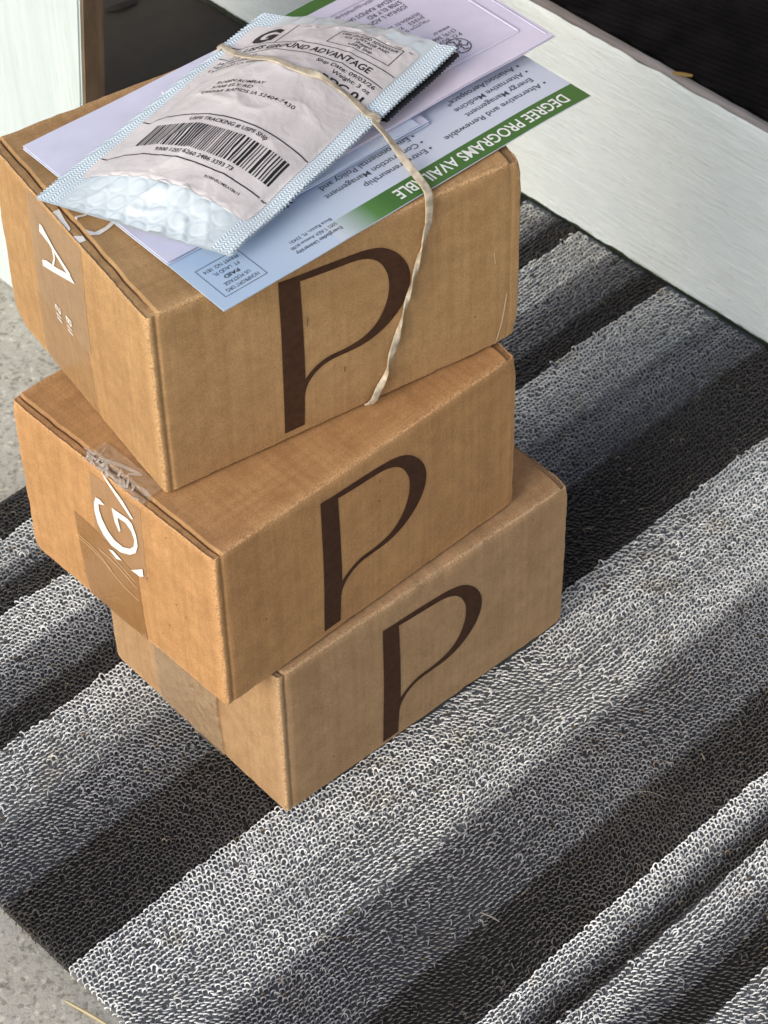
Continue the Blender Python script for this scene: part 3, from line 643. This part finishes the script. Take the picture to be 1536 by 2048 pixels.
# A: lower one, rests on flyer, left corner sticks out over the box
eA, frA, tA = envelope('envelope', 'lavender envelope whose left corner sticks out under the padded mailer', (-0.1040, 0.9515), 39.6, .172, .1245, ZT + .0016, None,
    (('back_sheet', 0, .0005, M_envC), ('letter_sheet', .0022, .0006, M_envA), ('front_sheet', .0002, .0005, M_envA)), lambda x, y: .0008 * nz(x * 14, y * 14, 2) + .0007)
eC, frC, tC = envelope('envelope', 'thin blue white envelope between the lavender one and the windowed one', (-0.0500, 0.9920), 41.0, .0980, .105, ZT + .0046, None,
    (('back_sheet', 0, .0004, M_envC), ('front_sheet', .0006, .0004, M_envC)), lambda x, y: .0008 * nz(x * 14, y * 14, 6) + .0006)
aB = 40.5; cb_, sb_ = math.cos(math.radians(aB)), math.sin(math.radians(aB)); B1 = Vector((0.09860, 1.12799, 0))
oB = B1 - Vector((cb_, sb_, 0)) * .188
eB, frB, tB = envelope('envelope', 'pale violet window envelope with a round stamp, lying beside the padded mailer', (oB.x, oB.y), aB, .188, .105, ZT + .0066, None,
    (('back_sheet', 0, .0005, M_envB), ('front_sheet', .0003, .0006, M_envB)), lambda x, y: .0010 * nz(x * 12, y * 12, 9) + .0008 + .0010 * max(0, (x - .147) / .04) ** 2)
def bmap(x, y):   # text frame: x from the right corner to the left, y away from the near edge
    X_, Y_ = .188 - x, -y
    return frB(X_, Y_, tB + .0010 * nz(X_ * 12, Y_ * 12, 9) + .0008 + .0010 * max(0, (X_ - .147) / .04) ** 2 + .00012) - eB.location
arts = [flat_text('JOSHUA L AGNEW', .0405, -.0765, .0034, .034), flat_text('5708 ELY RD', .0405, -.0816, .0034, .024), flat_text('CEDAR RAPIDS IA', .0405, -.0867, .0034, .033),
        flat_text('**AUTO** 5-DIGIT', .0405, -.0580, .0026, .026), flat_text('JH353   7/1', .0405, -.0620, .0026, .020), flat_text('0539654-01 2ES', .0405, -.0660, .0026, .024),
        flat_text('P.O. BOX', .0365, -.0372, .0030, .016), flat_text('(319) 366', .0365, -.0414, .0030, .016), flat_text('www.cr', .0365, -.0456, .0030, .012)]
for k in range(60): arts.append(flat_rect(.0405 + k * .0008, -.0935 + rs.choice((0, .0009)), .0408 + k * .0008, -.0905 - rs.choice((0, .0009))))
lay('printed_text', arts, .008, bmap, M_txt, eB)
ring = lambda r_, n_=36: [(.0452 + r_ * math.cos(2 * math.pi * k / n_), -.0278 + r_ * math.sin(2 * math.pi * k / n_)) for k in range(n_)]
arts = [flat_poly([ring(.0070), ring(.0064)])]
for a0 in (.3, 1.4, 2.3, 3.5, 4.4, 5.4):
    arts += stroke(catmull([(.0452 + r_ * math.cos(a0 + tw), -.0278 + r_ * math.sin(a0 + tw)) for r_, tw in ((.0010, 0), (.0030, .45), (.0045, .2), (.0058, .7))], 3), .0007)
arts += [flat_rect(.0425, -.0286, .0480, -.0278)]
lay('round_stamp', arts, .008, bmap, M_txt, eB)
bm = bmesh.new()
def ridge(p, q, w_=.0016, h_=.0005):
    d = (Vector(q) - Vector(p)).normalized(); nn = Vector((-d.y, d.x)) ; prev = None
    for i in range(25):
        c = Vector(p).lerp(Vector(q), i / 24); row = []
        for s_, hz in ((-1, 0), (-.4, 1), (.4, 1), (1, 0)):
            x, y = c + nn * s_ * w_ / 2; row.append(bm.verts.new(bmap(x, y) + Vector((0, 0, hz * h_ - .00006))))
        if prev:
            for k in range(3): bm.faces.new((prev[k], prev[k + 1], row[k + 1], row[k]))
        prev = row
wr = [(.0120, -.0160), (.0120, -.0960), (.1150, -.0960), (.1150, -.0165)]
for k in range(4): ridge(wr[k], wr[(k + 1) % 4])
ridge((.0030, -.0035), (.0030, -.102), .0010, .0003)
bmesh.ops.recalc_face_normals(bm, faces=bm.faces[:]); bm_obj('window_rim', bm, M_envB, eB, True)

# padded mailer
mC = [Vector(q) for q in ((-0.17252, 1.00121, .3715), (-0.07264, 0.94973, .3742), (0.04465, 1.09823, .3880), (-0.05871, 1.12857, .3920))]
MW, ML = .110, .196
def mbase(s, t_):
    p = mC[0] * (1 - s) * (1 - t_) + mC[1] * s * (1 - t_) + mC[2] * s * t_ + mC[3] * (1 - s) * t_
    return p
def sstep(a, b_, x): x = min(1, max(0, (x - a) / (b_ - a))); return x * x * (3 - 2 * x)
SE = .105
CRS = [(.056, .022, .044, .004, .0034, .0050), (.070, .024, .067, .002, .0038, .0046), (.030, .016, .020, .004, .0018, .0040), (.086, .018, .094, .004, .0022, .0040), (.050, .008, .064, .012, .0020, .0030), (.078, .010, .083, .001, .0022, .0034),
       (.080, .192, .072, .172, .0018, .0030), (.092, .190, .088, .168, .0016, .0030), (.035, .192, .040, .180, .0012, .0030), (.022, .104, .050, .092, .0012, .0030)]
def mheight(s, t_):
    k = min(1, max(0, (s - SE) / (1 - 2 * SE + .01))); Fs = math.sin(math.pi * k ** 1.06) ** .8 if 0 < k < 1 else 0
    At = (math.sin(math.pi * min(1, max(0, t_ * .96 + .02))) ** .5) * .0175
    h = Fs * At * sstep(-.02, .15, t_)
    e = Fs ** .5
    x, y = s * MW, t_ * ML
    wr_ = (1 - abs(nz(x * 42 + 3, y * 30, 1)) * 2) ** 3 * .0011 + nz(x * 90, y * 75, 4) * .0003 + (1 - abs(nz(x * 110, y * 60 + x * 60, 7)) * 2) ** 3 * .00022
    endk = max(0, 1 - t_ / .13) ; topk = max(0, (t_ - .86) / .14)
    wr_ += endk * (.0009 * (1 - abs(nz(x * 30, y * 22 + x * 12, 21)) * 2.4) - .0010) + topk * .0022 * nz(x * 150, y * 16, 12)
    lk = sstep(.13, .15, t_) * (1 - sstep(.94, .955, t_))
    for (ax_, ay_, bx_, by_, hg, wdt) in CRS:
        dx, dy = bx_ - ax_, by_ - ay_; k2 = min(1, max(0, ((x - ax_) * dx + (y - ay_) * dy) / (dx * dx + dy * dy))); dd = math.hypot(x - ax_ - k2 * dx, y - ay_ - k2 * dy)
        h += .62 * hg * max(0, 1 - dd / wdt) ** 1.1 * (1 - .5 * k2)
    h += e * wr_ * (1 - .15 * lk)
    if t_ < .30:                                                       # bubble wrap showing through below the label
        bx, by = x / .0115, y / .0100; row = round(by); bx2 = bx + .5 * (row % 2); d = math.hypot((bx2 - round(bx2)) * .0115, (by - row) * .0100)
        h += e * (1 - .8 * lk) * (.0002 * (1 - sstep(.0040, .0050, d)) - .00042 * math.exp(-((d - .0048) / .0008) ** 2))
    return h
def medge(s, t_):  # small in-plane waviness of the long edges and curved ends
    off = Vector((0, 0, 0)); ex = (mC[1] - mC[0]).normalized(); ey = (mC[3] - mC[0]).normalized()
    if s < .02: off -= ex * .0005 * (1 if int(t_ * ML / .0012) % 2 else -1)
    if s > .98: off += ex * .0005 * (1 if int(t_ * ML / .0012) % 2 else -1)
    bow = math.sin(math.pi * s)
    if t_ > .5: off += ey * (t_ - .5) * 2 * .004 * bow * 0
    else: off += ey * (.5 - t_) * 2 * (-.003) * math.sin(math.pi * min(1, s * 1.0)) * 0
    off.z += .0010 * nz(t_ * ML * 38, s * 3, 5) * (1 if (s < SE or s > 1 - SE) else .3)
    return off
def msurf(s, t_, off=0): return mbase(s, t_) + medge(s, t_) + Vector((0, 0, mheight(s, t_) + off))
mr = empty('padded_mailer', (-.065, 1.045, .372)); tag(mr, 'white and pale blue padded mailer with a shipping label, on top of the mail pile', 'mailer')
def mgrid(name, s0, s1, t0, t1, ns, nt, off, mat, under=False, uvscale=True):
    bm = bmesh.new(); uvl = bm.loops.layers.uv.new('UVMap'); g = []
    for i in range(ns + 1):
        row = []
        for j in range(nt + 1):
            s = s0 + (s1 - s0) * i / ns; t_ = t0 + (t1 - t0) * j / nt
            p = (mbase(s, t_) + medge(s, t_) + Vector((0, 0, -.0012 - .0028 * math.sin(math.pi * s) * math.sin(math.pi * t_)))) if under else msurf(s, t_, off)
            v = bm.verts.new(p - mr.location); row.append((v, s * MW, t_ * ML))
        g.append(row)
    for i in range(ns):
        for j in range(nt):
            q = [g[i][j], g[i + 1][j], g[i + 1][j + 1], g[i][j + 1]]
            if under: q = q[::-1]
            f = bm.faces.new([a[0] for a in q])
            for lp, a in zip(f.loops, q): lp[uvl].uv = (a[1] * 100, a[2] * 100)
    return bm_obj(name, bm, mat, mr, True)
mt, n, l, b = new_mat('mailer_film'); mp = mapping(n, l, (70, 70, 70)); a = N(n, 'ShaderNodeTexNoise', i_Scale=1.0, i_Detail=5.0, i_Distortion=.8); l.new(mp.outputs[0], a.inputs['Vector'])
r = ramp(n, [(0.3, (.53, .61, .65)), (0.7, (.60, .675, .71))]); l.new(a.outputs[0], r.inputs[0]); l.new(r.outputs[0], b.inputs['Base Color']); b.inputs['Roughness'].default_value = .19; b.inputs['Specular IOR Level'].default_value = .6
bp = N(n, 'ShaderNodeBump', i_Strength=.16, i_Distance=.0015); l.new(a.outputs[0], bp.inputs['Height']); l.new(bp.outputs[0], b.inputs['Normal']); M_film = mt
mt, n, l, b = new_mat('woven_seam'); tc = N(n, 'ShaderNodeTexCoord'); sx = N(n, 'ShaderNodeSeparateXYZ'); l.new(tc.outputs['UV'], sx.inputs[0])
def mth(op, a_, b_=None):
    q = N(n, 'ShaderNodeMath', operation=op)
    for k, v in ((0, a_), (1, b_)):
        if v is None: continue
        if isinstance(v, (int, float)): q.inputs[k].default_value = v
        else: l.new(v, q.inputs[k])
    return q.outputs[0]
K = 2 * math.pi / .26
u_ = mth('MULTIPLY', sx.outputs[0], K); v_ = mth('MULTIPLY', sx.outputs[1], K * .62)
# rows of slanted dashes, alternate rows slanting the other way
rowp = mth('MULTIPLY', sx.outputs[0], 1 / .21); fr_ = mth('FRACT', rowp); rid = mth('FLOOR', rowp); par = mth('MODULO', rid, 2.0); sgn = mth('SUBTRACT', mth('MULTIPLY', par, 2.0), 1.0)
slant = mth('ADD', mth('MULTIPLY', sx.outputs[1], 2 * math.pi / .20), mth('MULTIPLY', mth('MULTIPLY', fr_, sgn), 4.2))
pat = mth('SINE', slant); gate = mth('SUBTRACT', 1.0, mth('POWER', mth('ABSOLUTE', mth('SUBTRACT', mth('MULTIPLY', fr_, 2.0), 1.0)), 6.0))
pm = mth('MULTIPLY', mth('GREATER_THAN', pat, -.25), mth('GREATER_THAN', gate, .35))
c = mixc(n, l, pm, (.30, .42, .50), (.80, .88, .92)); l.new(c, b.inputs['Base Color']); b.inputs['Roughness'].default_value = .35
bp = N(n, 'ShaderNodeBump', i_Strength=.5, i_Distance=.0006); l.new(pm, bp.inputs['Height']); l.new(bp.outputs[0], b.inputs['Normal']); M_seam = mt
mgrid('padded_body', SE, 1 - SE + .005, 0, 1, 120, 230, 0, M_film)
mgrid('padded_back', 0, 1, 0, 1, 30, 320, 0, M_film, True)
mgrid('sealed_seam', 0, SE, 0, 1, 10, 330, 0, M_seam); mgrid('sealed_seam', 1 - SE + .005, 1, 0, 1, 10, 330, 0, M_seam)
# black torn strip under the right seam
bm = bmesh.new(); prev = None
for j in range(121):
    t_ = .66 + .335 * j / 120; w_ = .014 + .0040 * (1 if (j // 2) % 2 else .6) / 2
    row = [bm.verts.new(mbase(s, t_) + medge(s, t_) + Vector((0, 0, -.0030 - .012 * max(0, s - .985))) - mr.location) for s in (.93, 1.0, 1.0 + w_)]
    row2 = [bm.verts.new(v.co - Vector((0, 0, .0012))) for v in row]
    row = row + row2[::-1]
    if prev:
        for k in range(6): bm.faces.new((prev[k], prev[(k + 1) % 6], row[(k + 1) % 6], row[k]))
    prev = row
bmesh.ops.recalc_face_normals(bm, faces=bm.faces[:])
bm_obj('black_strip', bm, plain('black_film', (.008, .009, .012), .45), mr)
# label, 100 x 152, x right, y down from the top
def lst(x, y):
    k = y / 152; return (.045 + .030 * k) + (.845 + .010 * k) * x / 100, .932 - .805 * k
def lmap(off): return lambda x, y: msurf(*lst(x, -y), off) - mr.location
mt, n, l, b = new_mat('label_paper'); mp = mapping(n, l, (55, 55, 55)); a = N(n, 'ShaderNodeTexNoise', i_Scale=1.0, i_Detail=6.0, i_Distortion=.5); l.new(mp.outputs[0], a.inputs['Vector'])
r = ramp(n, [(0.3, (.58, .545, .54)), (0.7, (.68, .65, .645))]); l.new(a.outputs[0], r.inputs[0]); l.new(r.outputs[0], b.inputs['Base Color']); b.inputs['Roughness'].default_value = .5
bp = N(n, 'ShaderNodeBump', i_Strength=.75, i_Distance=.0020); l.new(a.outputs[0], bp.inputs['Height']); l.new(bp.outputs[0], b.inputs['Normal'])
rc = 3.0; rr = []
for cx2, cy2, a0 in ((rc, -rc, math.pi / 2), (rc, -152 + rc, math.pi), (100 - rc, -152 + rc, 1.5 * math.pi), (100 - rc, -rc, 0)):
    for k in range(5): rr.append((cx2 + rc * math.cos(a0 + k * math.pi / 8), cy2 + rc * math.sin(a0 + k * math.pi / 8)))
lb = lay('shipping_label', [flat_poly([rr])], 1.0, lmap(.00035), mt, mr, True)
M_blk = plain('black_ink', (.012, .012, .014), .55)
hr = lambda y, t2=.55, x0=.5, x1=99.5: flat_rect(x0, -y - t2, x1, -y)
arts = [flat_text('G', 8.5, -20.5, 14.5, 14.5, .045), flat_rect(27, -23.5, 27.6, -1.5), hr(23.5), flat_text('USPS GROUND ADVANTAGE', 13, -31.6, 5.2, 76, .018), hr(34.2)]
arts += flat_frame(56, -19.5, 93, -4.5, .45)
for s_, y, wd in (('USPS GROUND ADVANTAGE', 8.2, 33), ('U.S. POSTAGE PAID', 11.4, 26), ('Shippo', 14.4, 10), ('USPS Ship', 17.6, 14)): arts.append(flat_text(s_, 74.5, -y, 2.1, wd, .02, 'CENTER'))
for s_, x, y, cp, wd in (('JASMINE BIAO', 3, 39.5, 2.3, 24), ('10861 VIRGINIA AVE', 3, 43.6, 2.3, 30), ('LYNWOOD CA 90262-3022', 3, 47.7, 2.3, 38), ('ROBIN ROMRAY', 24, 69.5, 2.7, 29), ('5708 ELY RD', 24, 74.2, 2.7, 25), ('CEDAR RAPIDS IA 52404-7430', 21, 79.0, 2.7, 56)):
    arts.append(flat_text(s_, x, -y, cp, wd, .008))
arts += [flat_text('Ship Date: 09/03/26', 97, -39.0, 2.9, 34, .014, 'RIGHT'), flat_text('Weight: 3 oz', 97, -43.6, 2.9, 22, .014, 'RIGHT'), flat_text('RDC 01', 97, -51.3, 4.8, 24, .03, 'RIGHT')]
arts += [hr(99.5, .8), flat_text('USPS TRACKING # USPS Ship', 56, -105.2, 2.9, 46, .02, 'CENTER'), flat_text('9300 1207 6260 2486 3393 73', 54, -131.6, 2.7, 46, .02, 'CENTER'), hr(134.8, .8), flat_text('ROBINROMRAY8615', 78, -141.5, 1.7, 20, .01, 'CENTER')]
lay('printed_text', arts, 1.4, lmap(.00052), M_blk, lb)
arts = []; x = 16.0
while x < 94:
    w_ = rs.choice((.55, .55, .75, 1.1, 1.5)); arts.append(flat_rect(x, -127.0, x + w_, -108.6)); x += w_ + rs.choice((.55, .6, .8, 1.2))
lay('barcode', arts, 1.4, lmap(.00052), M_blk, lb)

# ------------------------------------------------------------------ rubber band round mail and top box
def toW(c, p): return c.root.matrix_basis @ Vector(p) if False else Matrix.Translation(c.root.location) @ Matrix.Rotation(c.root.rotation_euler.z, 4, 'Z') @ Vector(p)
path = []   # (point, surface normal, roll, width)
nR = (Matrix.Rotation(.5581, 3, 'Z') @ Vector((0, -1, 0)))
upn = Vector((0, 0, 1))
for a_, z_, rl, wd in ((.1245, -.0002, .0, .0052), (.1268, .004, .1, .0054), (.1300, .0100, .25, .0050), (.1330, .0148, 1.0, .0042), (.1352, .0190, 1.6, .0038), (.1380, .0290, 2.9, .0050), (.1418, .0400, 3.5, .0046), (.1445, .0490, 4.7, .0034), (.1480, .0610, 6.0, .0034), (.1510, .0700, 7.8, .0032), (.1540, .0800, 9.3, .0034), (.1568, .0900, 11.0, .0034), (.1600, .1010, 12.3, .0042), (.1628, .1120, 12.6, .0052)):
    path.append((toW(cT, (a_, -.0032 if z_ > .002 else -.0004, z_)), nR, rl, wd))
k0 = 4 * math.pi
path.append((Vector((0.0265, 1.0010, .3652)), (nR + upn * .5).normalized(), k0, .0056)); path.append((Vector((0.0250, 1.0062, .3682)), (upn + nR * .4).normalized(), k0, .0056))
path.append((Vector((0.0165, 1.0210, .3715)), upn, k0 + .5, .0050)); path.append((Vector((0.0080, 1.0340, .3765)), upn, k0 - .3, .0056)); path.append((Vector((0.0010, 1.0395, .3840)), upn, k0 - .2, .0056))
for s, t_, rl, wd in ((.985, .635, .1, .0056), (.93, .645, .1, .0054), (.86, .654, .0, .0046), (.79, .658, -.1, .0036), (.70, .655, .6, .0036), (.64, .660, .2, .0058), (.56, .657, .0, .0052), (.43, .680, .0, .0048), (.30, .701, .0, .0046), (.15, .755, 0, .0044), (.01, .802, 0, .0042)):
    path.append((msurf(s, t_) + Vector((0, 0, .0013 + (.0016 if abs(math.sin(rl)) > .3 else 0))), upn, k0 + rl, wd))
toL = msurf(-.02, .81)
path.append((msurf(0, .805) + Vector((-.0010, .0006, -.0035)), (upn + Vector((-.5, .6, 0))).normalized(), k0, .0045))
nB = -nR
path.append((toW(cT, (.146, .1722, .1245)), (upn + nB).normalized(), k0, .0045)); path.append((toW(cT, (.146, .1745, .110)), nB, k0, .0045)); path.append((toW(cT, (.144, .1745, .05)), nB, k0, .0045)); path.append((toW(cT, (.140, .1740, .004)), nB, k0, .0045)); path.append((toW(cT, (.127, .1700, -.0005)), -upn, k0, .0045))
path.append((toW(cT, (.112, .085, -.0006)), -upn, k0, .0045))
path = [(p.x, p.y, p.z, q.x, q.y, q.z, r_, w_) for p, q, r_, w_ in path]
cp = catmull(path, 9)
bm = bmesh.new(); prev = None
pts = [Vector(q[:3]) for q in cp]
for i, q in enumerate(cp):
    tg = (pts[min(i + 1, len(pts) - 1)] - pts[max(i - 1, 0)]).normalized(); nn = Vector(q[3:6]); nn = (nn - tg * nn.dot(tg)).normalized(); sd_ = tg.cross(nn)
    c_, s_ = math.cos(q[6]), math.sin(q[6]); a_ = sd_ * c_ + nn * s_; b_ = nn * c_ - sd_ * s_
    w_, h_ = q[7] / 2 * .80, .00042
    row = [bm.verts.new(pts[i] + a_ * w_ * x + b_ * h_ * y + b_ * (.0003 * nz(i * .3, x * 2))) for x, y in ((-1, -.6), (-.85, -1), (-.2, -.8), (.2, -1), (.85, -1), (1, -.6), (1, .6), (.85, 1), (.2, .75), (-.2, 1), (-.85, 1), (-1, .6))]
    if prev:
        for k in range(12): bm.faces.new((prev[k], prev[(k + 1) % 12], row[(k + 1) % 12], row[k]))
    prev = row
bmesh.ops.recalc_face_normals(bm, faces=bm.faces[:])
mt, n, l, b = new_mat('tan_rubber'); mp = mapping(n, l, (240, 240, 240)); a = N(n, 'ShaderNodeTexNoise', i_Scale=1.0, i_Detail=4.0); l.new(mp.outputs[0], a.inputs['Vector'])
r = ramp(n, [(0.3, (.31, .265, .19)), (0.7, (.58, .51, .39))]); l.new(a.outputs[0], r.inputs[0]); l.new(r.outputs[0], b.inputs['Base Color']); b.inputs['Roughness'].default_value = .5
rb = bm_obj('rubber_band', bm, mt, None, True); tag(rb, 'twisted tan rubber band stretched over the mailer and down the top box', 'rubber band')

# ------------------------------------------------------------------ litter
def blade(name, label, cat, pts, w_, mat, group=None):
    cp_ = catmull(pts, 6); bm = bmesh.new(); prev = None; V_ = [Vector(p) for p in cp_]
    for i, p in enumerate(V_):
        tg = (V_[min(i + 1, len(V_) - 1)] - V_[max(i - 1, 0)]).normalized(); sd_ = tg.cross(Vector((0, 0, 1))).normalized(); k = w_ * (.35 + .65 * math.sin(math.pi * (.1 + .85 * i / len(V_))))
        row = [bm.verts.new(p - sd_ * k), bm.verts.new(p + Vector((0, 0, k * .5))), bm.verts.new(p + sd_ * k), bm.verts.new(p - Vector((0, 0, k * .4)))]
        if prev:
            for q in range(4): bm.faces.new((prev[q], prev[(q + 1) % 4], row[(q + 1) % 4], row[q]))
        prev = row
    c0 = V_[len(V_) // 2].copy(); bmesh.ops.translate(bm, verts=bm.verts[:], vec=-c0)
    o = bm_obj(name, bm, mat); o.location = c0; tag(o, label, cat, group); return o
M_straw = plain('dry_straw', (.55, .46, .26), .6); M_pale = plain('pale_fibre', (.24, .22, .18), .6)
blade('dry_grass_blade', 'pale dry grass blade on the concrete beside the mat corner', 'grass blade', [W(.3935, .689, -.008), W(.3955, .680, -.0075), W(.3975, .671, -.007), W(.4000, .662, -.0085), W(.401, .652, -.0085)], .0011, M_straw)
blade('straw', 'short pale straw lying on the dark lower part of the mat', 'straw', [W(.593, .5645, .002), W(.5948, .558, .003), W(.5962, .5525, .002)], .0005, M_pale)
blade('thread', 'thin curved pale thread on the dark stripe, right of the straw', 'thread', [W(.7100, .5625, .003), W(.7165, .5595, .004), W(.7230, .5530, .004), W(.7262, .5440, .003)], .00024, M_pale)
blade('yellow_crumb', 'small yellowish leaf scrap on the top edge of the white board', 'leaf scrap', [W(1.0800, .866, .1700), W(1.0815, .860, .1712), W(1.0850, .853, .1715)], .0022, plain('ochre', (.30, .19, .05), .7))
blade('dead_leaf', 'dark curled leaf scrap on the brown floor beside the white upright', 'leaf scrap', [W(1.010, 1.400, -.005), W(1.020, 1.394, -.003), W(1.036, 1.392, -.004)], .0050, plain('dead_leaf', (.010, .007, .005), .8))
for k in range(26):
    x = rs.uniform(.45, 1.03); y = rs.uniform(.46, .98); an = rs.uniform(0, 6.28); ln = rs.uniform(.002, .006)
    P0 = W(x, y); rx_, ry_ = P0.x + .0607, P0.y - .8909; a_ = rx_ * math.cos(.7067) + ry_ * math.sin(.7067); q_ = -rx_ * math.sin(.7067) + ry_ * math.cos(.7067)
    if -.02 < a_ < .25 and -.02 < q_ < .19: continue
    if 'bits' not in globals(): bits = bmesh.new()
    prev = None
    for i in range(4):
        c = W(x + math.cos(an) * ln * i / 3, y + math.sin(an) * ln * i / 3, -.0005 + .0012 * math.sin(i)); sd_ = W(-math.sin(an), math.cos(an)) * .00035
        row = [bits.verts.new(c - sd_), bits.verts.new(c + Vector((0, 0, .0004))), bits.verts.new(c + sd_)]
        if prev:
            for q in range(2): bits.faces.new((prev[q], prev[q + 1], row[q + 1], row[q]))
        prev = row
tag(bm_obj('lint', bits, plain('lint', (.20, .17, .12), .8)), kind='stuff', label='tiny brown bits of lint and grass scattered over the mat', cat='lint')
scn.render.resolution_x = 768; scn.render.resolution_y = 1024
